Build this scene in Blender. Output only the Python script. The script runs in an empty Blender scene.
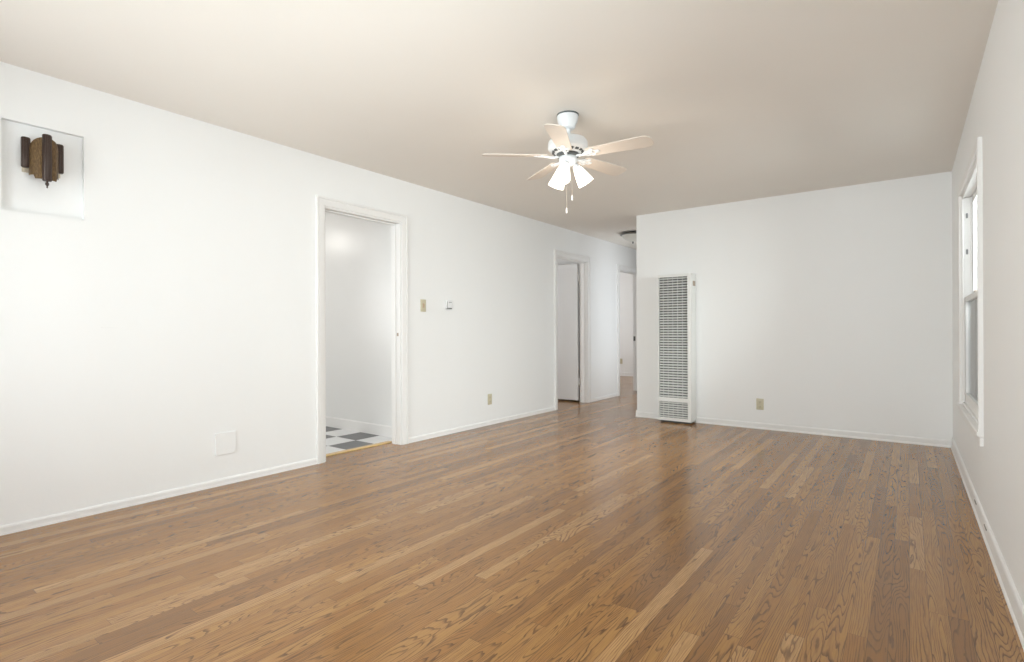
import bpy, bmesh, math, random
from mathutils import Vector, Matrix
random.seed(4)
S = bpy.context.scene
COL = S.collection
PI = math.pi

# ------------------------------------------------------------------ camera
F_PX, YAW, PITCH, ROLL, CAM_H = 532.754, 0.639605, 0.0012728, -0.0034637, 1.03759
cam_d = bpy.data.cameras.new('camera'); cam = bpy.data.objects.new('camera', cam_d); COL.objects.link(cam)
cam_d.sensor_fit = 'HORIZONTAL'; cam_d.sensor_width = 36.0; cam_d.lens = F_PX / 1024 * 36.0
cam_d.clip_start = 0.02; cam_d.clip_end = 100
fw = Vector((-math.sin(YAW) * math.cos(PITCH), math.cos(YAW) * math.cos(PITCH), math.sin(PITCH)))
rt = Vector((math.cos(YAW), math.sin(YAW), 0)); up = rt.cross(fw)
r2 = rt * math.cos(ROLL) + up * math.sin(ROLL); u2 = -rt * math.sin(ROLL) + up * math.cos(ROLL)
M = Matrix((r2, u2, -fw)).transposed().to_4x4(); M.translation = (0, 0, CAM_H)
cam.matrix_world = M
S.camera = cam

# ------------------------------------------------------------------ colour management, sky, daylight
S.view_settings.view_transform = 'Standard'; S.view_settings.look = 'None'
S.view_settings.gamma = 1; S.view_settings.use_curve_mapping = False
S.view_settings.exposure = 0.45
W = bpy.data.worlds.new('sky'); S.world = W; W.use_nodes = True
W.node_tree.nodes['Background'].inputs[0].default_value = (0.86, 0.94, 1.0, 1)
W.node_tree.nodes['Background'].inputs[1].default_value = 1.0

def area(name, loc, rot, sx, sy, power, color, spread=180):
    d = bpy.data.lights.new(name, 'AREA'); d.shape = 'RECTANGLE'; d.size = sx; d.size_y = sy
    d.energy = power; d.color = color; d.spread = math.radians(spread)
    o = bpy.data.objects.new(name, d); COL.objects.link(o); o.location = loc; o.rotation_euler = rot
    return o
# daylight entering through the three windows of the room and those of the rooms beyond, plus an added hall fill
area('daylight_rear', (-1.75, -0.74, 1.25), (math.radians(108), 0, 0), 3.0, 1.6, 99, (0.945, 0.965, 1.0))
area('daylight_right', (0.62, 1.15, 1.25), (0, math.radians(105), 0), 1.5, 1.5, 30, (0.945, 0.965, 1.0))
area('daylight_side', (0.95, 4.38, 1.95), (0, math.radians(68), 0), 0.9, 1.5, 75, (0.95, 0.97, 1.0), 150)
area('hall_fill', (-1.7, 7.55, 1.35), (0, math.radians(98), 0), 1.4, 1.4, 12, (0.95, 0.98, 1.0))  # unseen light added beyond the hall opening to brighten the hall
area('daylight_kitchen', (-7.35, 0.6, 1.5), (0, -PI / 2, 0), 1.2, 1.4, 36, (1.0, 0.99, 0.97))
kl = bpy.data.lights.new('kitchen_lamp', 'POINT'); kl.energy = 11; kl.shadow_soft_size = 0.12; kl.color = (1.0, 0.97, 0.92)
ko = bpy.data.objects.new('kitchen_lamp', kl); COL.objects.link(ko); ko.location = (-6.5, 2.35, 2.32)
area('daylight_bedroom', (-7.35, 9.9, 1.5), (0, -PI / 2, 0), 1.4, 1.4, 32, (0.95, 0.98, 1.0))
area('daylight_small_room', (-6.45, 5.2, 1.5), (0, -PI / 2, 0), 0.9, 1.0, 26, (0.95, 0.98, 1.0))

# ------------------------------------------------------------------ materials
def newmat(name):
    m = bpy.data.materials.new(name); m.use_nodes = True
    nt = m.node_tree; return m, nt, nt.nodes['Principled BSDF']
def simple(name, col, rough=0.5, metal=0.0, noise=0.0, bump=0.0, scale=60, emit=None, es=0, coat=0.0):
    m, nt, p = newmat(name)
    p.inputs['Base Color'].default_value = (*col, 1); p.inputs['Roughness'].default_value = rough
    p.inputs['Metallic'].default_value = metal; p.inputs['Coat Weight'].default_value = coat
    if emit: p.inputs['Emission Color'].default_value = (*emit, 1); p.inputs['Emission Strength'].default_value = es
    tc = nt.nodes.new('ShaderNodeTexCoord'); n = nt.nodes.new('ShaderNodeTexNoise')
    n.inputs['Scale'].default_value = scale; n.inputs['Detail'].default_value = 4
    nt.links.new(tc.outputs['Object'], n.inputs['Vector'])
    if noise:
        mx = nt.nodes.new('ShaderNodeMix'); mx.data_type = 'RGBA'
        mx.inputs[6].default_value = (*[c * (1 - noise) for c in col], 1)
        mx.inputs[7].default_value = (*[min(1, c * (1 + noise)) for c in col], 1)
        nt.links.new(n.outputs['Fac'], mx.inputs[0]); nt.links.new(mx.outputs[2], p.inputs['Base Color'])
    if bump:
        b = nt.nodes.new('ShaderNodeBump'); b.inputs['Strength'].default_value = bump; b.inputs['Distance'].default_value = 0.002
        nt.links.new(n.outputs['Fac'], b.inputs['Height']); nt.links.new(b.outputs[0], p.inputs['Normal'])
    return m

def wall_paint(name, col, rough, bumpd=0.0012):
    m, nt, p = newmat(name)
    p.inputs['Roughness'].default_value = rough
    tc = nt.nodes.new('ShaderNodeTexCoord')
    a = nt.nodes.new('ShaderNodeTexNoise'); a.inputs['Scale'].default_value = 2.2; a.inputs['Detail'].default_value = 3
    mp = nt.nodes.new('ShaderNodeMapping'); mp.inputs['Scale'].default_value = (1, 1, 0.35)
    nt.links.new(tc.outputs['Object'], mp.inputs[0]); nt.links.new(mp.outputs[0], a.inputs['Vector'])
    mx = nt.nodes.new('ShaderNodeMix'); mx.data_type = 'RGBA'
    mx.inputs[6].default_value = (*[c * 0.985 for c in col], 1); mx.inputs[7].default_value = (*[min(1, c * 1.012) for c in col], 1)
    nt.links.new(a.outputs['Fac'], mx.inputs[0]); nt.links.new(mx.outputs[2], p.inputs['Base Color'])
    b1 = nt.nodes.new('ShaderNodeTexNoise'); b1.inputs['Scale'].default_value = 9; b1.inputs['Detail'].default_value = 6; b1.inputs['Roughness'].default_value = 0.62
    nt.links.new(tc.outputs['Object'], b1.inputs['Vector'])
    b = nt.nodes.new('ShaderNodeBump'); b.inputs['Strength'].default_value = 0.5; b.inputs['Distance'].default_value = bumpd * 2
    nt.links.new(b1.outputs['Fac'], b.inputs['Height']); nt.links.new(b.outputs[0], p.inputs['Normal'])
    return m

class G:   # small node-graph helper
    def __init__(s, nt): s.nt = nt
    def m(s, op, a, b=None, c=None, clamp=False):
        n = s.nt.nodes.new('ShaderNodeMath'); n.operation = op; n.use_clamp = clamp
        for k, v in enumerate((a, b, c)):
            if v is None: continue
            if isinstance(v, (int, float)): n.inputs[k].default_value = v
            else: s.nt.links.new(v, n.inputs[k])
        return n.outputs[0]
    def xyz(s, x, y, z):
        n = s.nt.nodes.new('ShaderNodeCombineXYZ')
        for k, v in enumerate((x, y, z)):
            if isinstance(v, (int, float)): n.inputs[k].default_value = v
            else: s.nt.links.new(v, n.inputs[k])
        return n.outputs[0]
    def noise(s, vec, detail=2, rough=0.5, dist=0.0, scale=1.0):
        n = s.nt.nodes.new('ShaderNodeTexNoise'); n.inputs['Scale'].default_value = scale; n.inputs['Detail'].default_value = detail
        n.inputs['Roughness'].default_value = rough; n.inputs['Distortion'].default_value = dist
        s.nt.links.new(vec, n.inputs['Vector']); return n.outputs['Fac']
    def white(s, vec):
        n = s.nt.nodes.new('ShaderNodeTexWhiteNoise'); n.noise_dimensions = '3D'; s.nt.links.new(vec, n.inputs['Vector']); return n.outputs['Value']
    def smooth(s, v, a, b, lo=0.0, hi=1.0):
        n = s.nt.nodes.new('ShaderNodeMapRange'); n.interpolation_type = 'SMOOTHSTEP'
        s.nt.links.new(v, n.inputs[0])
        for k, x in zip((1, 2, 3, 4), (a, b, lo, hi)):
            if isinstance(x, (int, float)): n.inputs[k].default_value = x
            else: s.nt.links.new(x, n.inputs[k])
        return n.outputs[0]
    def mix(s, f, a, b):
        n = s.nt.nodes.new('ShaderNodeMix'); n.data_type = 'RGBA'
        for k, v in ((0, f), (6, a), (7, b)):
            if isinstance(v, (int, float)): n.inputs[k].default_value = v
            elif isinstance(v, tuple): n.inputs[k].default_value = (*v, 1)
            else: s.nt.links.new(v, n.inputs[k])
        return n.outputs[2]

def oak_floor():
    m, nt, p = newmat('stained_oak_strip_floor'); g = G(nt)
    tc = nt.nodes.new('ShaderNodeTexCoord'); sp = nt.nodes.new('ShaderNodeSeparateXYZ'); nt.links.new(tc.outputs['Object'], sp.inputs[0])
    X, Y = sp.outputs[0], sp.outputs[1]
    WD = 0.057
    px = g.m('DIVIDE', X, WD); i = g.m('FLOOR', px); fx = g.m('FRACT', px)
    r1 = g.white(g.xyz(i, 3.3, 0.7)); rL = g.white(g.xyz(i, 9.1, 4.7))
    L = g.m('MULTIPLY_ADD', rL, 0.7, 0.75)
    py = g.m('DIVIDE', g.m('MULTIPLY_ADD', r1, 9.0, Y), L); j = g.m('FLOOR', py); fy = g.m('FRACT', py)
    ra = g.white(g.xyz(i, j, 1.5)); rb = g.white(g.xyz(i, j, 5.5)); rc = g.white(g.xyz(i, j, 8.5)); rd = g.white(g.xyz(i, j, 12.5))
    # joints
    dx = g.m('MULTIPLY', g.m('MINIMUM', fx, g.m('SUBTRACT', 1.0, fx)), WD)
    dy = g.m('MULTIPLY', g.m('MINIMUM', fy, g.m('SUBTRACT', 1.0, fy)), L)
    joint = g.smooth(g.m('MINIMUM', dx, dy), 0.0003, 0.0013, 1.0, 0.0)
    # growth-ring field: contours of a stretched noise make cathedral arches, a linear term makes straight quarter grain
    off = g.m('MULTIPLY', ra, 61.0)
    v = g.xyz(g.m('MULTIPLY_ADD', X, 15.0, off), g.m('MULTIPLY_ADD', Y, 1.35, g.m('MULTIPLY', rb, 40)), off)
    n1 = g.noise(v, detail=1.2, rough=0.35, dist=0.1)
    w = g.xyz(g.m('MULTIPLY', X, 60), g.m('MULTIPLY', Y, 12), off)
    n2 = g.noise(w, detail=2.0, rough=0.5)
    straight = g.smooth(rc, 0.45, 0.95)
    lin = g.m('MULTIPLY', g.m('MULTIPLY', X, g.m('MULTIPLY_ADD', straight, 110.0, 22.0)), 1.0)
    amp = g.m('MULTIPLY_ADD', straight, -12.0, 24.0)
    field = g.m('ADD', g.m('MULTIPLY', n1, amp), lin)
    field = g.m('ADD', field, g.m('MULTIPLY', n2, 0.9))
    fr = g.m('FRACT', field)
    ring = g.m('MULTIPLY', g.smooth(fr, 0.0, 0.05), g.smooth(fr, 0.08, 0.42, 1.0, 0.0))
    # pores and fade of the lines
    fine = g.noise(g.xyz(g.m('MULTIPLY_ADD', X, 210, off), g.m('MULTIPLY', Y, 9), off), detail=3, rough=0.5)
    patch = g.noise(g.xyz(g.m('MULTIPLY_ADD', X, 18, off), g.m('MULTIPLY', Y, 3.0), off), detail=2)
    ringf = g.m('MULTIPLY', ring, g.smooth(patch, 0.30, 0.62, 0.65, 1.0))
    ringf = g.m('MULTIPLY', ringf, g.m('MULTIPLY_ADD', straight, -0.20, 0.98))
    ringf = g.m('MULTIPLY', ringf, g.smooth(fine, 0.30, 0.55, 0.75, 1.0))
    base = g.mix(rb, (0.325, 0.152, 0.042), (0.430, 0.222, 0.071))
    base = g.mix(g.smooth(rd, 0.72, 0.9), base, (0.275, 0.130, 0.040))
    base = g.mix(g.smooth(ra, 0.86, 0.95), base, (0.51, 0.285, 0.115))
    base = g.mix(g.smooth(fine, 0.35, 0.70, 0.0, 0.38), base, (0.19, 0.093, 0.036))
    c = g.mix(g.m('MULTIPLY', ringf, 0.86), base, (0.078, 0.036, 0.015))
    c = g.mix(g.m('MULTIPLY', joint, 0.62), c, (0.05, 0.028, 0.016))
    nt.links.new(c, p.inputs['Base Color'])
    big = g.noise(g.xyz(g.m('MULTIPLY', X, 3), g.m('MULTIPLY', Y, 2), 0.0), detail=3)
    nt.links.new(g.m('MULTIPLY_ADD', big, 0.14, 0.13), p.inputs['Roughness'])
    p.inputs['IOR'].default_value = 1.5
    h = g.m('ADD', g.m('MULTIPLY', joint, -0.6), g.m('MULTIPLY', ringf, -0.12))
    h = g.m('ADD', h, g.m('MULTIPLY', g.noise(g.xyz(g.m('MULTIPLY', X, 24), g.m('MULTIPLY', Y, 5), ra), detail=1), 0.35))
    b = nt.nodes.new('ShaderNodeBump'); b.inputs['Strength'].default_value = 0.12; b.inputs['Distance'].default_value = 0.0010
    nt.links.new(h, b.inputs['Height']); nt.links.new(b.outputs[0], p.inputs['Normal'])
    return m

def checker_tiles():
    m, nt, p = newmat('black_white_checker_vinyl'); g = G(nt)
    tc = nt.nodes.new('ShaderNodeTexCoord'); sp = nt.nodes.new('ShaderNodeSeparateXYZ'); nt.links.new(tc.outputs['Object'], sp.inputs[0])
    T = 0.305
    ax = g.m('DIVIDE', g.m('ADD', sp.outputs[0], 3.945 + T * 30), T); ay = g.m('DIVIDE', g.m('ADD', sp.outputs[1], -3.20 + T * 30), T)
    par = g.m('FLOORED_MODULO', g.m('ADD', g.m('FLOOR', ax), g.m('FLOOR', ay)), 2.0)
    n = g.noise(g.xyz(g.m('MULTIPLY', sp.outputs[0], 6), g.m('MULTIPLY', sp.outputs[1], 30), 0.0), detail=5)
    dark = g.mix(n, (0.075, 0.077, 0.082), (0.16, 0.165, 0.17)); lite = g.mix(n, (0.74, 0.75, 0.76), (0.86, 0.87, 0.88))
    nt.links.new(g.mix(par, dark, lite), p.inputs['Base Color']); p.inputs['Roughness'].default_value = 0.35
    return m

def glass_mat():
    m = bpy.data.materials.new('window_glass'); m.use_nodes = True; nt = m.node_tree
    for n in list(nt.nodes): nt.nodes.remove(n)
    o = nt.nodes.new('ShaderNodeOutputMaterial'); mx = nt.nodes.new('ShaderNodeMixShader'); fr = nt.nodes.new('ShaderNodeFresnel')
    fr.inputs['IOR'].default_value = 1.5
    t = nt.nodes.new('ShaderNodeBsdfTransparent'); t.inputs[0].default_value = (0.95, 0.98, 0.97, 1)
    gl = nt.nodes.new('ShaderNodeBsdfGlossy'); gl.inputs['Roughness'].default_value = 0.02
    nt.links.new(fr.outputs[0], mx.inputs[0]); nt.links.new(t.outputs[0], mx.inputs[1]); nt.links.new(gl.outputs[0], mx.inputs[2])
    nt.links.new(mx.outputs[0], o.inputs[0]); return m

def mica_mat():
    m, nt, p = newmat('amber_mica'); g = G(nt)
    tc = nt.nodes.new('ShaderNodeTexCoord')
    sp = nt.nodes.new('ShaderNodeSeparateXYZ'); nt.links.new(tc.outputs['Object'], sp.inputs[0])
    n = g.noise(g.xyz(g.m('MULTIPLY', sp.outputs[0], 260), g.m('MULTIPLY', sp.outputs[1], 260), g.m('MULTIPLY', sp.outputs[2], 60)), detail=4)
    nt.links.new(g.mix(g.smooth(n, 0.35, 0.65), (0.085, 0.046, 0.018), (0.20, 0.125, 0.052)), p.inputs['Base Color'])
    p.inputs['Roughness'].default_value = 0.33; p.inputs['Metallic'].default_value = 0.3; return m

MAT = dict(
    wall=wall_paint('white_wall_paint', (0.89, 0.89, 0.883), 0.55),
    wall_gloss=wall_paint('glossy_kitchen_paint', (0.83, 0.83, 0.82), 0.30, 0.0006),
    ceil=wall_paint('ceiling_paint', (0.87, 0.83, 0.775), 0.85, 0.0006),
    trim=simple('white_enamel_trim', (0.86, 0.85, 0.835), 0.45, bump=0.15, scale=25),
    door=simple('white_enamel_door', (0.80, 0.80, 0.80), 0.35, bump=0.1, scale=20),
    floor=oak_floor(), tile=checker_tiles(),
    thresh=simple('blond_wood_threshold', (0.72, 0.50, 0.22), 0.35, noise=0.2, scale=40),
    glass=glass_mat(), mica=mica_mat(),
    heater=simple('white_heater_enamel', (0.82, 0.815, 0.79), 0.3, noise=0.02),
    slat=simple('grey_white_grille', (0.76, 0.76, 0.74), 0.4, noise=0.06),
    dark=simple('dark_heater_inside', (0.09, 0.09, 0.09), 0.7, noise=0.2),
    tan=simple('aged_beige_metal', (0.42, 0.33, 0.25), 0.45, noise=0.15),
    fan=simple('white_fan_enamel', (0.80, 0.82, 0.84), 0.3, noise=0.03),
    blade=simple('off_white_blade', (0.72, 0.65, 0.58), 0.45, noise=0.04, scale=12),
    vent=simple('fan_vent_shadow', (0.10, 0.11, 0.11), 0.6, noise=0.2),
    shade=simple('lit_frosted_glass', (0.9, 0.88, 0.84), 0.4, noise=0.01, emit=(1.0, 0.90, 0.76), es=2.0),
    chain=simple('brass_chain', (0.58, 0.53, 0.45), 0.35, metal=0.5, noise=0.1),
    bronze=simple('dark_bronze', (0.055, 0.034, 0.026), 0.34, metal=0.35, noise=0.25, scale=200),
    cream=simple('cream_edge', (0.62, 0.55, 0.42), 0.5, noise=0.1),
    nickel=simple('tarnished_metal', (0.16, 0.155, 0.145), 0.35, metal=0.7, noise=0.2),
    alab=simple('alabaster_bowl', (0.72, 0.71, 0.66), 0.35, noise=0.08, scale=14),
    beige=simple('beige_plate', (0.60, 0.55, 0.40), 0.4, noise=0.03),
    tog=simple('beige_toggle', (0.56, 0.42, 0.29), 0.4, noise=0.03),
    slot=simple('socket_slot', (0.10, 0.09, 0.07), 0.6, noise=0.1),
    grey=simple('grey_dial', (0.22, 0.22, 0.22), 0.5, noise=0.1),
    white=simple('white_plastic', (0.85, 0.85, 0.85), 0.4, noise=0.01),
    hole=simple('dark_scuff', (0.30, 0.28, 0.26), 0.8, noise=0.2),
)

# ------------------------------------------------------------------ mesh helpers
def bm_new(): return bmesh.new()
def box(bm, x0, x1, y0, y1, z0, z1, bev=0.0, seg=2):
    vs = [bm.verts.new((x, y, z)) for z in (z0, z1) for y in (y0, y1) for x in (x0, x1)]
    fs = [bm.faces.new([vs[k] for k in q]) for q in ((0, 2, 3, 1), (4, 5, 7, 6), (0, 1, 5, 4), (2, 6, 7, 3), (0, 4, 6, 2), (1, 3, 7, 5))]
    if bev:
        es = list({e for f in fs for e in f.edges})
        bmesh.ops.bevel(bm, geom=es, offset=bev, segments=seg, profile=0.5, affect='EDGES')
def lathe(bm, prof, seg=40, mat=None, cap=True):
    rings = []
    for r, z in prof:
        if r < 1e-6: rings.append([bm.verts.new((0, 0, z))])
        else: rings.append([bm.verts.new((r * math.cos(2 * PI * k / seg), r * math.sin(2 * PI * k / seg), z)) for k in range(seg)])
    new = [v for r in rings for v in r]
    for a, b in zip(rings, rings[1:]):
        for k in range(seg):
            k2 = (k + 1) % seg
            q = [a[k % len(a)], a[k2 % len(a)], b[k2 % len(b)], b[k % len(b)]]
            u = []
            for v in q:
                if v not in u: u.append(v)
            if len(u) > 2: bm.faces.new(u)
    if cap:
        for r in (rings[0], rings[-1]):
            if len(r) > 2: bm.faces.new(r)
    if mat: bmesh.ops.transform(bm, matrix=mat, verts=new)
    return new
def tube(bm, pts, r, seg=10):
    pts = [Vector(p) for p in pts]; rings = []
    for k, p in enumerate(pts):
        t = (pts[min(k + 1, len(pts) - 1)] - pts[max(k - 1, 0)]).normalized()
        a = t.cross(Vector((0, 0, 1)));
        if a.length < 1e-4: a = t.cross(Vector((0, 1, 0)))
        a.normalize(); b = t.cross(a)
        rr = r[k] if isinstance(r, (list, tuple)) else r
        rings.append([bm.verts.new(p + a * rr * math.cos(2 * PI * s / seg) + b * rr * math.sin(2 * PI * s / seg)) for s in range(seg)])
    for a, b in zip(rings, rings[1:]):
        for k in range(seg): bm.faces.new((a[k], a[(k + 1) % seg], b[(k + 1) % seg], b[k]))
    bm.faces.new(rings[0]); bm.faces.new(rings[-1])
def obj(name, bm, mat, parent=None, smooth=None, mod=None):
    bmesh.ops.recalc_face_normals(bm, faces=bm.faces)
    me = bpy.data.meshes.new(name); bm.to_mesh(me); bm.free()
    o = bpy.data.objects.new(name, me); COL.objects.link(o); me.materials.append(MAT[mat])
    if parent: o.parent = parent
    if smooth is not None:
        me.set_sharp_from_angle(angle=math.radians(smooth))
        for p in me.polygons: p.use_smooth = True
    return o
def struct(name, bm, mat, parent=None, smooth=None):
    o = obj(name, bm, mat, parent, smooth)
    if not parent: o['kind'] = 'structure'
    return o
def thing(name, label, cat, loc, rz=0, group=None):
    o = bpy.data.objects.new(name, None); COL.objects.link(o); o.location = loc; o.rotation_euler = (0, 0, rz)
    o.empty_display_size = 0.05; o['label'] = label; o['category'] = cat
    if group: o['group'] = group
    return o

def wall(bm, axis, c0, c1, a0, a1, z0, z1, holes=()):
    """slab between c0..c1 on `axis`, spanning a0..a1 and z0..z1, with rectangular through holes (a0,a1,z0,z1)"""
    As = sorted({a0, a1, *[h[k] for h in holes for k in (0, 1)]}); Zs = sorted({z0, z1, *[h[k] for h in holes for k in (2, 3)]})
    solid = lambda i, j: 0 <= i < len(As) - 1 and 0 <= j < len(Zs) - 1 and not any(h[0] <= (As[i] + As[i + 1]) / 2 <= h[1] and h[2] <= (Zs[j] + Zs[j + 1]) / 2 <= h[3] for h in holes)
    cache = {}
    def V(c, a, z):
        k = (c, a, z)
        if k not in cache: cache[k] = bm.verts.new((c, a, z) if axis == 'x' else (a, c, z))
        return cache[k]
    for i in range(len(As) - 1):
        for j in range(len(Zs) - 1):
            if not solid(i, j): continue
            A, B, Z, T = As[i], As[i + 1], Zs[j], Zs[j + 1]
            for c in (c0, c1): bm.faces.new((V(c, A, Z), V(c, B, Z), V(c, B, T), V(c, A, T)))
            for (ni, nj, p, q) in ((i - 1, j, (A, Z), (A, T)), (i + 1, j, (B, Z), (B, T)), (i, j - 1, (A, Z), (B, Z)), (i, j + 1, (A, T), (B, T))):
                if not solid(ni, nj): bm.faces.new((V(c0, *p), V(c1, *p), V(c1, *q), V(c0, *q)))

# ------------------------------------------------------------------ dimensions
H = 2.44
XL, XL2 = -3.75, -3.865      # left wall faces
XR, XR2 = 0.3125, 0.4525
YB, YB2 = 6.09, 6.21         # back wall with the heater
YF, YF2 = -0.50, -0.64       # wall behind the camera
XC = -2.643                  # corner of back wall and hall
D1 = (2.525, 3.325, 2.045); D2 = (6.045, 6.87, 2.05); D3 = (7.945, 8.765, 2.04)
WIN = (3.725, 5.04, 0.50, 2.005)

# ------------------------------------------------------------------ structure
bm = bm_new(); box(bm, -3.905, 0.45, -0.64, 6.20, -0.06, 0); box(bm, -3.905, -2.53, 6.20, 10.0, -0.06, 0)
box(bm, -7.3, -3.905, 3.60, 11.7, -0.06, 0); struct('floor', bm, 'floor')
bm = bm_new(); box(bm, -7.3, -3.957, -0.64, 3.60, -0.06, 0.002); struct('floor', bm, 'tile')
bm = bm_new(); box(bm, -3.957, -3.900, D1[0] - 0.03, D1[1] + 0.03, -0.03, 0.009, 0.003); struct('trim_1', bm, 'thresh')
bm = bm_new(); box(bm, -7.4, 0.5, -0.7, 11.8, H, H + 0.08); struct('ceiling', bm, 'ceil')
NI = (0.634, 0.978, 1.677, 2.152)
bm = bm_new(); wall(bm, 'x', XL2, XL, -0.5, 11.62, 0, H, [(D1[0], D1[1], -1, D1[2]), (D2[0], D2[1], -1, D2[2]), (D3[0], D3[1], -1, D3[2]), NI])
wl = struct('wall_left', bm, 'wall')
bm = bm_new(); box(bm, XL2, XL - 0.032, NI[0], NI[1], NI[2], NI[3]); obj('niche_back', bm, 'wall', wl)
bm = bm_new(); wall(bm, 'x', XR, XR2, -0.64, YB, 0, H, [(WIN[0], WIN[1], WIN[2], WIN[3]), (0.40, 1.90, 0.60, 2.10)]); struct('wall_right', bm, 'wall')
bm = bm_new(); wall(bm, 'y', YB, YB2, XC, XR2, 0, H); struct('wall_back', bm, 'wall')
bm = bm_new(); wall(bm, 'y', YF2, YF, XL2, XR, 0, H, [(-3.25, -0.25, 0.55, 2.15)]); struct('wall_front', bm, 'wall')
bm = bm_new(); wall(bm, 'x', XC, XC + 0.12, YB2, 9.5, 0, H, [(7.15, 8.0, -1, 2.045)]); struct('wall_hall', bm, 'wall')  # out-of-view opening added to let the fill light into the hall
bm = bm_new(); wall(bm, 'y', 9.5, 9.62, XL, XC + 0.12, 0, H); struct('wall_hall_end', bm, 'wall')
bm = bm_new(); wall(bm, 'y', 3.50, 3.60, -7.2, XL2, 0, H); wkit = struct('wall_kitchen', bm, 'wall_gloss')
bm = bm_new(); wall(bm, 'y', -0.62, -0.5, -7.2, XL2, 0, H); struct('wall_kitchen_front', bm, 'wall_gloss')
bm = bm_new(); wall(bm, 'x', -7.2, -7.1, -0.5, 3.5, 0, H, [(0.0, 1.2, 0.8, 2.2)]); struct('wall_kitchen_far', bm, 'wall_gloss')
bm = bm_new(); wall(bm, 'y', 7.0, 7.1, -7.2, XL2, 0, H); struct('wall_bedroom_side', bm, 'wall')
bm = bm_new(); wall(bm, 'x', -6.3, -6.2, 3.6, 7.0, 0, H, [(4.75, 5.65, 1.0, 2.0)]); struct('wall_small_room', bm, 'wall')
bm = bm_new(); wall(bm, 'y', 11.5, 11.62, -7.2, XL2, 0, H); struct('wall_bedroom_far', bm, 'wall')
bm = bm_new(); wall(bm, 'x', -7.2, -7.1, 7.1, 11.5, 0, H, [(9.2, 10.6, 0.8, 2.2)]); struct('wall_bedroom', bm, 'wall')

# baseboards with a rounded shoe
def base_prof(h=0.085, t=0.011, s=0.017):
    return [(0, 0), (s, 0), (s, 0.008), (s * 0.86, 0.014), (t, 0.018), (t, h - 0.012), (t - 0.003, h - 0.004), (t - 0.008, h), (0, h)]
def baseboard(bm, axis, wallc, d, a0, a1, **k):
    pr = base_prof(**k); rows = []
    for a in (a0, a1):
        rows.append([bm.verts.new((wallc + d * t, a, z) if axis == 'x' else (a, wallc + d * t, z)) for t, z in pr])
    n = len(pr)
    for q in range(n): bm.faces.new((rows[0][q], rows[0][(q + 1) % n], rows[1][(q + 1) % n], rows[1][q]))
    bm.faces.new(rows[0]); bm.faces.new(rows[1][::-1])
CW = 0.076
bm = bm_new()
for a0, a1 in ((YF, D1[0] - CW), (D1[1] + CW, D2[0] - CW), (D2[1] + CW, D3[0] - CW), (D3[1] + CW, 9.5)): baseboard(bm, 'x', XL, 1, a0, a1, s=0.013, h=0.048)
struct('baseboard_left', bm, 'trim')
bm = bm_new(); baseboard(bm, 'y', YB, -1, XC - 0.012, -2.312, h=0.065); baseboard(bm, 'y', YB, -1, -1.930, XR, h=0.065); struct('baseboard_back', bm, 'trim')
bm = bm_new(); baseboard(bm, 'x', XR, -1, YF, YB - 0.018, h=0.095); br = struct('baseboard_right', bm, 'trim')
bm = bm_new(); baseboard(bm, 'x', XC, -1, YB - 0.017, 9.5); struct('baseboard_hall', bm, 'trim')
bm = bm_new(); baseboard(bm, 'y', 3.50, -1, -7.1, XL2, h=0.11, t=0.010, s=0.010); struct('baseboard_kitchen', bm, 'trim')
bm = bm_new(); baseboard(bm, 'y', 11.5, -1, -7.1, XL2); struct('baseboard_bedroom', bm, 'trim')
for yy in (3.45, 3.93):
    bm = bm_new(); box(bm, XR - 0.0135, XR - 0.0105, yy, yy + 0.09, 0.062, 0.070, 0.001); obj('paint_chip', bm, 'hole', br)

# door casings: mitred three-sided frames swept from one moulding profile
CAS = [(0.004, 0), (0.004, 0.011), (0.010, 0.015), (0.050, 0.017), (0.054, 0.013), (0.058, 0.013), (0.060, 0.021), (0.073, 0.021), (0.076, 0.017), (0.076, 0)]
def casing(bm, X, d, y0, y1, zt, zb=0.0, prof=CAS):
    loops = [[bm.verts.new((X + d * t, y, z)) for (y, z) in ((y0 - w, zb), (y0 - w, zt + w), (y1 + w, zt + w), (y1 + w, zb))] for w, t in prof]
    n = len(loops)
    for k in range(n):
        a, b = loops[k], loops[(k + 1) % n]
        for s in range(3): bm.faces.new((a[s], a[s + 1], b[s + 1], b[s]))
    bm.faces.new([l[0] for l in loops]); bm.faces.new([l[3] for l in loops][::-1])
def jamb(bm, y0, y1, zt, stop):
    e = 0.002
    t = 0.010
    for (a, b) in ((y0 - e, y0 + t), (y1 - t, y1 + e)): box(bm, XL2 - e, XL + e, a, b, 0, zt, 0.001, 1)
    box(bm, XL2 - e, XL + e, y0 + t, y1 - t, zt - t, zt + e, 0.001, 1)
    if stop:
        s0, s1 = stop
        for (a, b) in ((y0 + t, y0 + t + 0.011), (y1 - t - 0.011, y1 - t)): box(bm, s0, s1, a, b, 0, zt - t, 0.0015, 1)
        box(bm, s0, s1, y0 + t + 0.011, y1 - t - 0.011, zt - t - 0.011, zt - t, 0.0015, 1)
doors = []
for n, (D, stop) in enumerate(((D1, (-3.835, -3.80)), (D2, (-3.815, -3.78)), (D3, (-3.815, -3.78)))):
    bm = bm_new(); casing(bm, XL, 1, *D); casing(bm, XL2, -1, *D); d = struct('door_%d' % (n + 1), bm, 'trim', smooth=40); doors.append(d)
    bm = bm_new(); jamb(bm, D[0], D[1], D[2], stop); obj('jamb', bm, 'trim', d)
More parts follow.
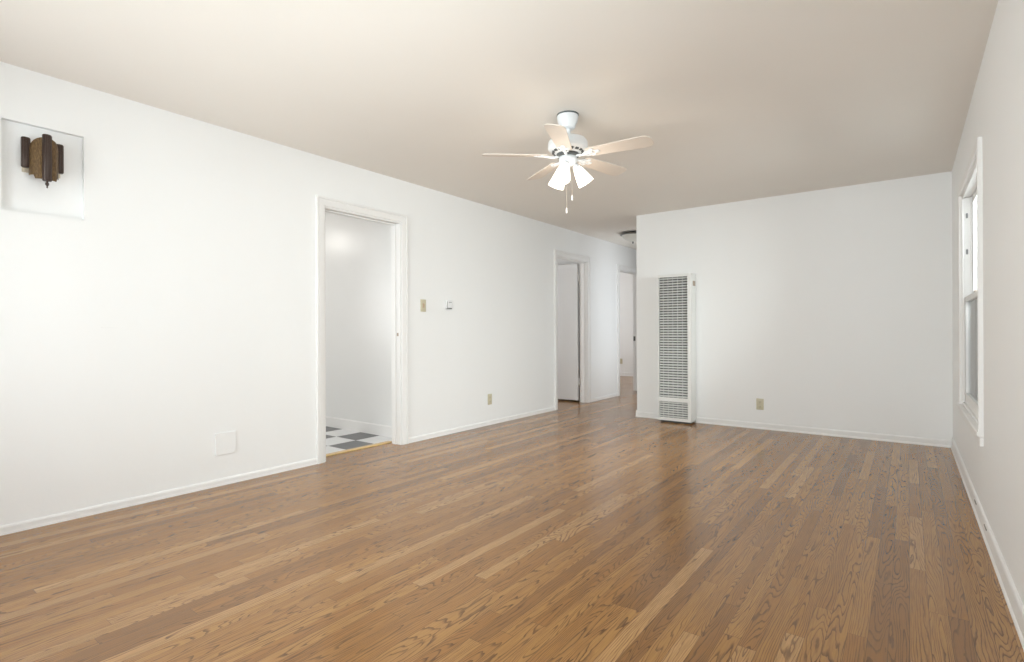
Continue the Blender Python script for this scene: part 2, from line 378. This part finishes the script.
# open slab of the second doorway, swung into the side room, with hinges
bm = bm_new(); box(bm, -4.665, -3.885, 6.829, 6.864, 0.028, 2.030, 0.002, 1); slab = obj('door_panel', bm, 'door', doors[1])
for z in (0.30, 1.83):
    bm = bm_new(); box(bm, -3.886, -3.866, 6.846, 6.858, z - 0.05, z + 0.05, 0.002, 1)
    lathe(bm, [(0.006, z - 0.052), (0.006, z + 0.052)], 12, Matrix.Translation((-3.874, 6.852, 0))); obj('hinge', bm, 'trim', doors[1])
bm = bm_new(); lathe(bm, [(0.026, 0), (0.026, 0.004), (0.010, 0.008), (0.010, 0.028), (0.024, 0.036), (0.027, 0.048), (0.020, 0.06), (0, 0.062)], 24, Matrix.Translation((-4.60, 6.829, 0.92)) @ Matrix.Rotation(PI / 2, 4, 'X'))
obj('door_knob', bm, 'nickel', slab, smooth=40)
# strike plate on the third doorway's far jamb, latch plate on the kitchen jamb
bm = bm_new(); box(bm, -3.862, -3.826, 8.7515, 8.7555, 0.87, 0.95, 0.001, 1); obj('strike_plate', bm, 'nickel', doors[2])
bm = bm_new(); box(bm, -3.79, -3.77, 3.3130, 3.3155, 1.00, 1.03, 0.0005, 1); obj('strike_plate', bm, 'tan', doors[0])

# ------------------------------------------------------------------ window in right wall
def window(name, y0, y1, z0, z1, detail=True):
    bm = bm_new(); casing(bm, XR, -1, y0, y1, z1, z0 - 0.02, [(0.003, 0), (0.003, 0.014), (0.008, 0.018), (0.034, 0.022), (0.040, 0.018), (0.040, 0)])
    w = struct(name, bm, 'trim', smooth=40)
    bm = bm_new()
    box(bm, XR - 0.001, XR2, y0 - 0.002, y0 + 0.012, z0, z1, 0.001, 1); box(bm, XR - 0.001, XR2, y1 - 0.012, y1 + 0.002, z0, z1, 0.001, 1)
    box(bm, XR - 0.001, XR2, y0 + 0.012, y1 - 0.012, z1 - 0.012, z1 + 0.002, 0.001, 1)
    box(bm, XR + 0.001, XR2 + 0.02, y0 + 0.012, y1 - 0.012, z0 - 0.012, z0 + 0.02, 0.001, 1)
    # parting stops
    for a, b in ((y0 + 0.012, y0 + 0.022), (y1 - 0.022, y1 - 0.012)):
        box(bm, XR + 0.002, XR + 0.013, a, b, z0 + 0.02, z1 - 0.012, 0.001, 1); box(bm, XR + 0.048, XR + 0.056, a, b, z0 + 0.02, z1 - 0.012, 0.001, 1)
    box(bm, XR + 0.002, XR + 0.013, y0 + 0.022, y1 - 0.022, z1 - 0.024, z1 - 0.012, 0.001, 1)
    obj('window_frame', bm, 'trim', w)
    bm = bm_new(); box(bm, XR - 0.028, XR + 0.014, y0 - 0.035, y1 + 0.045, z0 - 0.022, z0 + 0.004, 0.006, 3); st = obj('window_stool', bm, 'trim', w, smooth=40)
    bm = bm_new(); box(bm, XR - 0.016, XR + 0.001, y0 - 0.04, y1 + 0.04, z0 - 0.07, z0 - 0.022, 0.003, 2); obj('window_apron', bm, 'trim', w)
    zm = z0 + (z1 - z0) * 0.49
    for (nm, x0, x1, a, b, bot, top) in (('lower_sash', XR + 0.015, XR + 0.046, z0 + 0.02, zm + 0.035, 0.07, 0.035), ('upper_sash', XR + 0.058, XR + 0.089, zm, z1 - 0.012, 0.035, 0.05)):
        bm = bm_new(); ys0, ys1 = y0 + 0.013, y1 - 0.013
        wall(bm, 'x', x0, x1, ys0, ys1, a, b, [(ys0 + 0.045, ys1 - 0.045, a + bot, b - top)])
        s = obj(nm, bm, 'trim', w)
        bm = bm_new(); xm = (x0 + x1) / 2; box(bm, xm - 0.0015, xm + 0.0015, ys0 + 0.042, ys1 - 0.042, a + bot - 0.003, b - top + 0.003); obj('window_pane', bm, 'glass', s)
        if nm == 'lower_sash' and detail:
            bm = bm_new(); box(bm, x0 + 0.002, x1 - 0.002, (ys0 + ys1) / 2 - 0.03, (ys0 + ys1) / 2 + 0.03, b, b + 0.012, 0.003, 2); obj('sash_lock', bm, 'tan', s)
    if detail:
        for z in (1.86, 1.60):
            bm = bm_new(); box(bm, XR + 0.022, XR + 0.034, y1 - 0.016, y1 - 0.0115, z - 0.018, z + 0.018, 0.002, 1); obj('sash_stop', bm, 'grey', w)
    return w
window('window_1', *WIN)
window('window_2', 0.40, 1.90, 0.60, 2.10, False)

# window behind the camera: three-light picture window
bm = bm_new(); wall(bm, 'y', YF2 + 0.03, YF2 + 0.09, -3.25, -0.25, 0.55, 2.15, [(-3.18, -2.5, 0.62, 2.08), (-2.43, -1.07, 0.62, 2.08), (-1.0, -0.32, 0.62, 2.08)])
w3 = struct('window_3', bm, 'trim')
for a, b in ((-3.18, -2.5), (-2.43, -1.07), (-1.0, -0.32)):
    bm = bm_new(); box(bm, a - 0.004, b + 0.004, YF2 + 0.058, YF2 + 0.062, 0.616, 2.084); obj('window_pane', bm, 'glass', w3)

# thin raised plaster repairs under the paint
for (y0, y1, z) in ((1.055, 1.125, 1.071), (4.10, 4.20, 1.06)):
    bm = bm_new(); box(bm, XL - 0.004, XL + 0.005, y0, y1, z - 0.002, z + 0.003, 0.0015, 2); obj('plaster_ridge', bm, 'wall', wl)

# ------------------------------------------------------------------ wall heater
t = thing('wall_heater', 'tall narrow white wall furnace with slatted grilles standing against the back wall', 'heater', (-2.118, YB, 0))
hx0, hx1, hy = -0.1925, 0.187, -0.180     # local
bm = bm_new()
# hollow cabinet: sides, top, back, face frame with two openings
zt = 1.68; zb = 0.022
gx0, gx1 = -0.181, 0.148
wall(bm, 'y', hy, hy + 0.012, hx0, hx1, zb, zt, [(gx0, gx1, 0.285, 1.648), (gx0, gx1, 0.058, 0.238)])
cab = obj('face_frame', bm, 'heater', t); mo = cab.modifiers.new('b', 'BEVEL'); mo.width = 0.003; mo.segments = 2; mo.limit_method = 'ANGLE'
bm = bm_new()
box(bm, hx0, hx0 + 0.008, hy + 0.012, -0.001, zb, zt, 0.001, 1); box(bm, hx1 - 0.008, hx1, hy + 0.012, -0.001, zb, zt, 0.001, 1)
box(bm, hx0 + 0.008, hx1 - 0.008, hy + 0.012, -0.001, zt - 0.008, zt, 0.001, 1)
box(bm, hx1, hx1 + 0.002, hy + 0.06, hy + 0.066, zb, zt - 0.002)
obj('cabinet', bm, 'heater', t)
bm = bm_new(); box(bm, hx0 + 0.008, hx1 - 0.008, hy + 0.05, hy + 0.055, zb, zt - 0.008); obj('heat_shield', bm, 'dark', t)
bm = bm_new(); box(bm, hx1 + 0.0005, hx1 + 0.0035, hy + 0.07, -0.03, 1.545, 1.60, 0.001, 1); obj('side_clip', bm, 'tan', t)
bm = bm_new(); box(bm, hx0 + 0.02, hx1 - 0.02, hy + 0.03, -0.02, 0.0, zb, 0.002, 1); obj('plinth', bm, 'dark', t)
def grille(name, z0, z1, n):
    bm = bm_new(); pitch = (z1 - z0) / n
    for k in range(n):
        zc = z0 + pitch * (k + 0.5); h = pitch * 0.30
        # slanted louvre
        vs = []
        for x in (gx0, gx1):
            for (y, z) in ((hy + 0.006, zc - h), (hy + 0.004, zc - h * 0.6), (hy + 0.022, zc + h), (hy + 0.024, zc + h * 0.7)):
                vs.append(bm.verts.new((x, y, z)))
        for q in range(4): bm.faces.new((vs[q], vs[(q + 1) % 4], vs[4 + (q + 1) % 4], vs[4 + q]))
        bm.faces.new(vs[:4]); bm.faces.new(vs[4:][::-1])
    for k in range(1, 6):
        x = gx0 + (gx1 - gx0) * k / 6; box(bm, x - 0.0022, x + 0.0022, hy + 0.001, hy + 0.005, z0, z1)
    return obj(name, bm, 'slat', t)
grille('upper_grille', 0.285, 1.648, 46); grille('lower_grille', 0.058, 0.238, 7)

# ------------------------------------------------------------------ ceiling fan
FX, FY = -1.765, 2.985
t = thing('ceiling_fan', 'white five-blade ceiling fan with lit frosted shades hanging from the ceiling', 'ceiling fan', (FX, FY, H))
def fz(z): return z - H
bm = bm_new(); lathe(bm, [(0.071, fz(2.44)), (0.071, fz(2.434)), (0.068, fz(2.431))]); obj('canopy_ring', bm, 'vent', t, smooth=40)
bm = bm_new(); lathe(bm, [(0.068, fz(2.4335)), (0.069, fz(2.42)), (0.064, fz(2.395)), (0.052, fz(2.372)), (0.046, fz(2.352)), (0.036, fz(2.346)), (0.014, fz(2.345))]); obj('canopy', bm, 'fan', t, smooth=40)
bm = bm_new(); lathe(bm, [(0.018, fz(2.36)), (0.018, fz(2.27))], 20); lathe(bm, [(0.024, fz(2.305)), (0.026, fz(2.295)), (0.026, fz(2.28))], 24); obj('downrod', bm, 'fan', t, smooth=40)
bm = bm_new(); lathe(bm, [(0.024, fz(2.290)), (0.09, fz(2.286)), (0.113, fz(2.278)), (0.126, fz(2.262)), (0.129, fz(2.240)), (0.129, fz(2.222)), (0.122, fz(2.212)), (0.104, fz(2.204)), (0.090, fz(2.196)), (0.078, fz(2.186)), (0.05, fz(2.184))], 56)
mh = obj('motor_housing', bm, 'fan', t, smooth=40)
bm = bm_new()
for k in range(16):
    a = 2 * PI * k / 16; Mx = Matrix.Rotation(a, 4, 'Z')
    n0 = len(bm.verts); box(bm, 0.086, 0.102, -0.011, 0.011, fz(2.193), fz(2.2045)); bm.verts.ensure_lookup_table()
    bmesh.ops.transform(bm, matrix=Mx, verts=bm.verts[n0:])
obj('cooling_vents', bm, 'vent', mh)
bm = bm_new(); lathe(bm, [(0.072, fz(2.186)), (0.074, fz(2.180)), (0.074, fz(2.171)), (0.06, fz(2.166))], 40); obj('flywheel', bm, 'vent', t, smooth=40)
bm = bm_new(); lathe(bm, [(0.050, fz(2.172)), (0.056, fz(2.166)), (0.058, fz(2.150)), (0.056, fz(2.130)), (0.046, fz(2.116)), (0.030, fz(2.108)), (0.012, fz(2.102)), (0.0, fz(2.100))], 40); obj('switch_housing', bm, 'fan', t, smooth=40)
R0, R1 = 0.135, 0.555
def blade_outline():
    L = R1 - R0; pts = []
    def hw(s): return 0.048 + 0.017 * s / L if s < L else 0.065
    up_ = []
    for s in (0.0, 0.012, 0.05, 0.12, 0.2, 0.3, L - 0.045): up_.append((R0 + s, hw(s) * (0.80 if s == 0 else 1)))
    w1 = hw(L - 0.045)
    for k in range(1, 7):
        a = PI / 2 * k / 6; up_.append((R1 - 0.045 + 0.045 * math.sin(a), w1 - 0.045 + 0.045 * math.cos(a) + 0.0))
    return up_ + [(x, -y) for x, y in reversed(up_)]
PITCHB = math.radians(12); DROOP = math.radians(0.6)
for k in range(5):
    ang = math.radians(4.6 + 72 * k)
    Mx = Matrix.Rotation(ang, 4, 'Z') @ Matrix.Translation((0, 0, fz(2.175))) @ Matrix.Rotation(DROOP, 4, 'Y') @ Matrix.Rotation(-PITCHB, 4, 'X')
    bm = bm_new(); ol = blade_outline()
    a = [bm.verts.new((x, y, 0.003)) for x, y in ol]; b = [bm.verts.new((x, y, -0.003)) for x, y in ol]
    bm.faces.new(a); bm.faces.new(b[::-1])
    for q in range(len(ol)): bm.faces.new((a[q], a[(q + 1) % len(ol)], b[(q + 1) % len(ol)], b[q]))
    bmesh.ops.transform(bm, matrix=Mx, verts=bm.verts)
    bl = obj('blade', bm, 'blade', t)
    mo = bl.modifiers.new('b', 'BEVEL'); mo.width = 0.0015; mo.segments = 2; mo.limit_method = 'ANGLE'
    # pierced bracket: arm plus trefoil plate under the blade root
    bm = bm_new(); tube(bm, [(0.06, 0, -0.004), (0.09, 0, -0.012), (0.125, 0, -0.010), (0.16, 0, -0.006)], [0.009, 0.008, 0.008, 0.006], 10)
    for (cx, cy, r) in ((0.155, 0, 0.020), (0.172, 0.028, 0.014), (0.172, -0.028, 0.014), (0.205, 0, 0.016)):
        lathe(bm, [(r, -0.0035), (r, -0.0075), (r * 0.8, -0.0095), (0.0, -0.0095)], 20, Matrix.Translation((cx, cy, 0)))
    tube(bm, [(0.10, 0, -0.009), (0.13, 0.022, -0.008), (0.172, 0.028, -0.006), (0.205, 0, -0.006)], 0.004, 8)
    tube(bm, [(0.10, 0, -0.009), (0.13, -0.022, -0.008), (0.172, -0.028, -0.006), (0.205, 0, -0.006)], 0.004, 8)
    bmesh.ops.transform(bm, matrix=Mx, verts=bm.verts); obj('blade_bracket', bm, 'fan', bl, smooth=40)
# three tulip shades on short arms
for az, tilt in ((42, 32), (162, 32), (282, 32)):
    az = math.radians(az); Mx = Matrix.Rotation(az, 4, 'Z') @ Matrix.Translation((0.045, 0, fz(2.120))) @ Matrix.Rotation(-math.radians(tilt), 4, 'Y')
    bm = bm_new(); lathe(bm, [(0.013, 0.012), (0.016, -0.004), (0.023, -0.012), (0.025, -0.026), (0.022, -0.030)], 24, Mx); arm = obj('lamp_holder', bm, 'fan', t, smooth=40)
    prof = [(0.021, -0.022), (0.028, -0.036), (0.036, -0.060), (0.043, -0.088), (0.049, -0.115), (0.054, -0.142)]
    bm = bm_new(); lathe(bm, prof + [(r - 0.003, z + (0.001 if q else 0)) for q, (r, z) in enumerate(reversed(prof))], 36, Mx, cap=False)
    obj('lamp_shade', bm, 'shade', t, smooth=60)
    bm = bm_new(); lathe(bm, [(0.0, -0.030), (0.014, -0.034), (0.016, -0.055), (0.026, -0.080), (0.026, -0.095), (0.016, -0.112), (0.0, -0.117)], 20, Mx); obj('light_bulb', bm, 'shade', t, smooth=60)
# pull chains with white fobs (placed to hang from the switch housing)
for (dx, dy, zend) in ((0.022, 0.015, 1.885), (0.000, -0.018, 1.800)):
    bm = bm_new(); z = 2.112
    tube(bm, [(dx, dy, fz(z)), (dx, dy, fz(zend + 0.03))], 0.0007, 6)
    while z > zend + 0.03:
        lathe(bm, [(0.0, 0.0013), (0.0013, 0), (0.0, -0.0013)], 6, Matrix.Translation((dx, dy, fz(z)))); z -= 0.006
    c = obj('pull_chain', bm, 'chain', t)
    bm = bm_new(); lathe(bm, [(0.0, 0.036), (0.003, 0.034), (0.0045, 0.022), (0.0055, 0.008), (0.004, 0.0), (0.0, -0.001)], 12, Matrix.Translation((dx, dy, fz(zend)))); obj('chain_fob', bm, 'white', c, smooth=40)
# the lamps' own light, spilling below the shades
for az in (42, 162, 282):
    a = math.radians(az); d = bpy.data.lights.new('fan_lamp', 'POINT'); d.energy = 1.0; d.color = (1.0, 0.86, 0.70); d.shadow_soft_size = 0.10
    o = bpy.data.objects.new('fan_lamp', d); COL.objects.link(o); o.location = (FX + math.cos(a) * 0.17, FY + math.sin(a) * 0.17, 1.90)

# ------------------------------------------------------------------ hall flush ceiling light
t = thing('ceiling_light', 'flush bowl ceiling light with dark metal rim in the hallway', 'ceiling light', (-3.135, 7.10, H))
bm = bm_new(); lathe(bm, [(0.10, 0), (0.112, -0.012), (0.160, -0.020), (0.176, -0.026), (0.178, -0.036), (0.168, -0.042), (0.14, -0.042)], 56); obj('metal_rim', bm, 'nickel', t, smooth=35)
bm = bm_new(); lathe(bm, [(0.160, -0.040), (0.150, -0.056), (0.122, -0.086), (0.085, -0.112), (0.045, -0.128), (0.0, -0.133)], 56); obj('glass_bowl', bm, 'alab', t, smooth=60)
bm = bm_new(); lathe(bm, [(0.012, -0.130), (0.012, -0.136), (0.006, -0.140), (0.010, -0.148), (0.006, -0.156), (0, -0.158)], 20); obj('finial', bm, 'nickel', t, smooth=40)

# ------------------------------------------------------------------ sconce in the niche
SX = XL - 0.032
t = thing('wall_sconce', 'dark bronze and amber mica sconce with three tubes, mounted in the recessed niche', 'wall lamp', (SX, 0.797, 1.83))
Z0 = 1.83
bm = bm_new(); box(bm, 0, 0.012, -0.055, 0.055, 1.93 - Z0, 2.05 - Z0, 0.004, 2); obj('back_plate', bm, 'bronze', t)
def mica(name, a0, a1, rad, topf, botf, n=24):
    bm = bm_new(); cols = []
    for k in range(n + 1):
        a = math.radians(a0 + (a1 - a0) * k / n); c = []
        for rr in (rad, rad - 0.0025):
            for z in (topf(a), botf(a)): c.append(bm.verts.new((0.052 + rr * 0.98 * math.cos(a), rr * math.sin(a), z - Z0)))
        cols.append(c)
    for p, q in zip(cols, cols[1:]):
        bm.faces.new((p[0], q[0], q[1], p[1])); bm.faces.new((p[2], p[3], q[3], q[2])); bm.faces.new((p[0], p[2], q[2], q[0])); bm.faces.new((p[1], q[1], q[3], p[3]))
    for c in (cols[0], cols[-1]): bm.faces.new((c[0], c[1], c[3], c[2]))
    return obj(name, bm, 'mica', t, smooth=50)
mica('mica_shade', -92, 92, 0.061, lambda a: 1.995 + 0.082 * max(0, math.cos(a)) ** 0.55, lambda a: 1.875 - 0.020 * (1 if abs(math.degrees(a)) < 52 else 0))
for s in (-1, 1):
    bm = bm_new(); box(bm, 0.004, 0.008, s * 0.066 - 0.014, s * 0.066 + 0.014, 1.897 - Z0, 2.03 - Z0, 0.001, 1); obj('side_panel', bm, 'cream', t)
    bm = bm_new(); tube(bm, [(0.006, s * 0.05, 2.045 - Z0), (0.035, s * 0.062, 2.045 - Z0)], 0.006, 8)
    box(bm, 0.012, 0.05, s * 0.052 - 0.004, s * 0.052 + 0.004, 1.94 - Z0, 2.05 - Z0, 0.001, 1); obj('bracket', bm, 'bronze', t)
def halftube(cx, cy, r, z0, z1):
    bm = bm_new(); M0 = Matrix.Translation((cx, cy, 0))
    lathe(bm, [(r - 0.003, z0 - Z0), (r, z0 + 0.004 - Z0), (r, z1 - Z0 - 0.004), (r - 0.002, z1 - Z0), (r - 0.005, z1 - Z0), (r - 0.005, z1 - Z0 - 0.02), (0, z1 - Z0 - 0.02)], 28, M0)
    for k in range(5):   # flutes running down the tube
        a = math.radians(-60 + 30 * k); box(bm, cx + r * math.cos(a) - 0.0012, cx + r * math.cos(a) + 0.0012, cy + r * math.sin(a) - 0.0012, cy + r * math.sin(a) + 0.0012, z0 + 0.006 - Z0, z1 - 0.006 - Z0)
    return obj('tube', bm, 'bronze', t, smooth=40)
halftube(0.045, -0.072, 0.019, 1.915, 2.072); halftube(0.045, 0.068, 0.0175, 1.915, 2.072)
ct = halftube(0.116, 0.0, 0.0200, 1.845, 2.090)
bm = bm_new(); lathe(bm, [(0.006, 0.016), (0.004, 0.010), (0.0085, 0.004), (0.0085, -0.004), (0.003, -0.012), (0.004, -0.018), (0, -0.024)], 16, Matrix.Translation((0.118, 0, 0))); obj('finial', bm, 'bronze', ct, smooth=50)

# ------------------------------------------------------------------ plates on the walls
def plate_bm(w, h, t=0.006, bev=0.003):
    bm = bm_new(); box(bm, 0, t, -w / 2, w / 2, -h / 2, h / 2, bev, 3); return bm
t = thing('light_switch', 'beige toggle light switch plate beside the kitchen doorway', 'light switch', (XL, 3.606, 1.292))
obj('cover_plate', plate_bm(0.072, 0.118), 'beige', t, smooth=40)
bm = bm_new(); box(bm, 0.005, 0.008, -0.011, 0.011, -0.022, 0.022, 0.001, 1); box(bm, 0.006, 0.020, -0.005, 0.005, 0.000, 0.012, 0.002, 2); obj('toggle', bm, 'tog', t)
def outlet(label, loc, rz, group=None):
    t = thing('wall_outlet', label, 'outlet', loc, rz)
    obj('cover_plate', plate_bm(0.072, 0.118), 'beige', t, smooth=40)
    for z in (-0.024, 0.024):
        bm = bm_new(); lathe(bm, [(0.0165, 0.005), (0.0165, 0.0075), (0.015, 0.008), (0, 0.008)], 24, Matrix.Translation((0, 0, z)) @ Matrix.Rotation(PI / 2, 4, 'Y')); s = obj('socket', bm, 'beige', t, smooth=40)
        bm = bm_new(); box(bm, 0.0078, 0.0088, -0.0075, -0.0055, z - 0.002, z + 0.007); box(bm, 0.0078, 0.0088, 0.0055, 0.0075, z - 0.002, z + 0.007)
        lathe(bm, [(0.0025, 0.0078), (0.0025, 0.0088)], 10, Matrix.Translation((0, 0, z - 0.008)) @ Matrix.Rotation(PI / 2, 4, 'Y')); obj('slots', bm, 'slot', s)
outlet('beige wall outlet low on the left wall between the two nearer doorways', (XL, 4.618, 0.285), 0)
outlet('beige wall outlet low on the back wall right of the heater', (-1.262, YB, 0.262), -PI / 2)
outlet('tiny beige wall outlet seen through the last doorway of the hallway', (-5.385, 11.5, 0.34), -PI / 2)
t = thing('thermostat', 'small white thermostat on the left wall, right of the light switch', 'thermostat', (XL, 3.955, 1.315))
bm = bm_new(); box(bm, 0, 0.022, -0.045, 0.045, -0.042, 0.042, 0.005, 3); obj('cover', bm, 'white', t, smooth=40)
bm = bm_new(); box(bm, 0.021, 0.0235, -0.040, -0.032, -0.035, 0.030, 0.001, 1); box(bm, 0.021, 0.0235, -0.012, 0.030, 0.020, 0.025, 0.001, 1); obj('scale', bm, 'grey', t)
bm = bm_new(); box(bm, 0.004, 0.028, -0.040, 0.030, -0.046, -0.034, 0.002, 2); obj('lever', bm, 'grey', t)
t = thing('cover_plate', 'square blank cover plate painted white, low on the left wall', 'cover plate', (XL, 1.752, 0.283))
obj('plate', plate_bm(0.135, 0.150, 0.010, 0.002), 'wall', t)
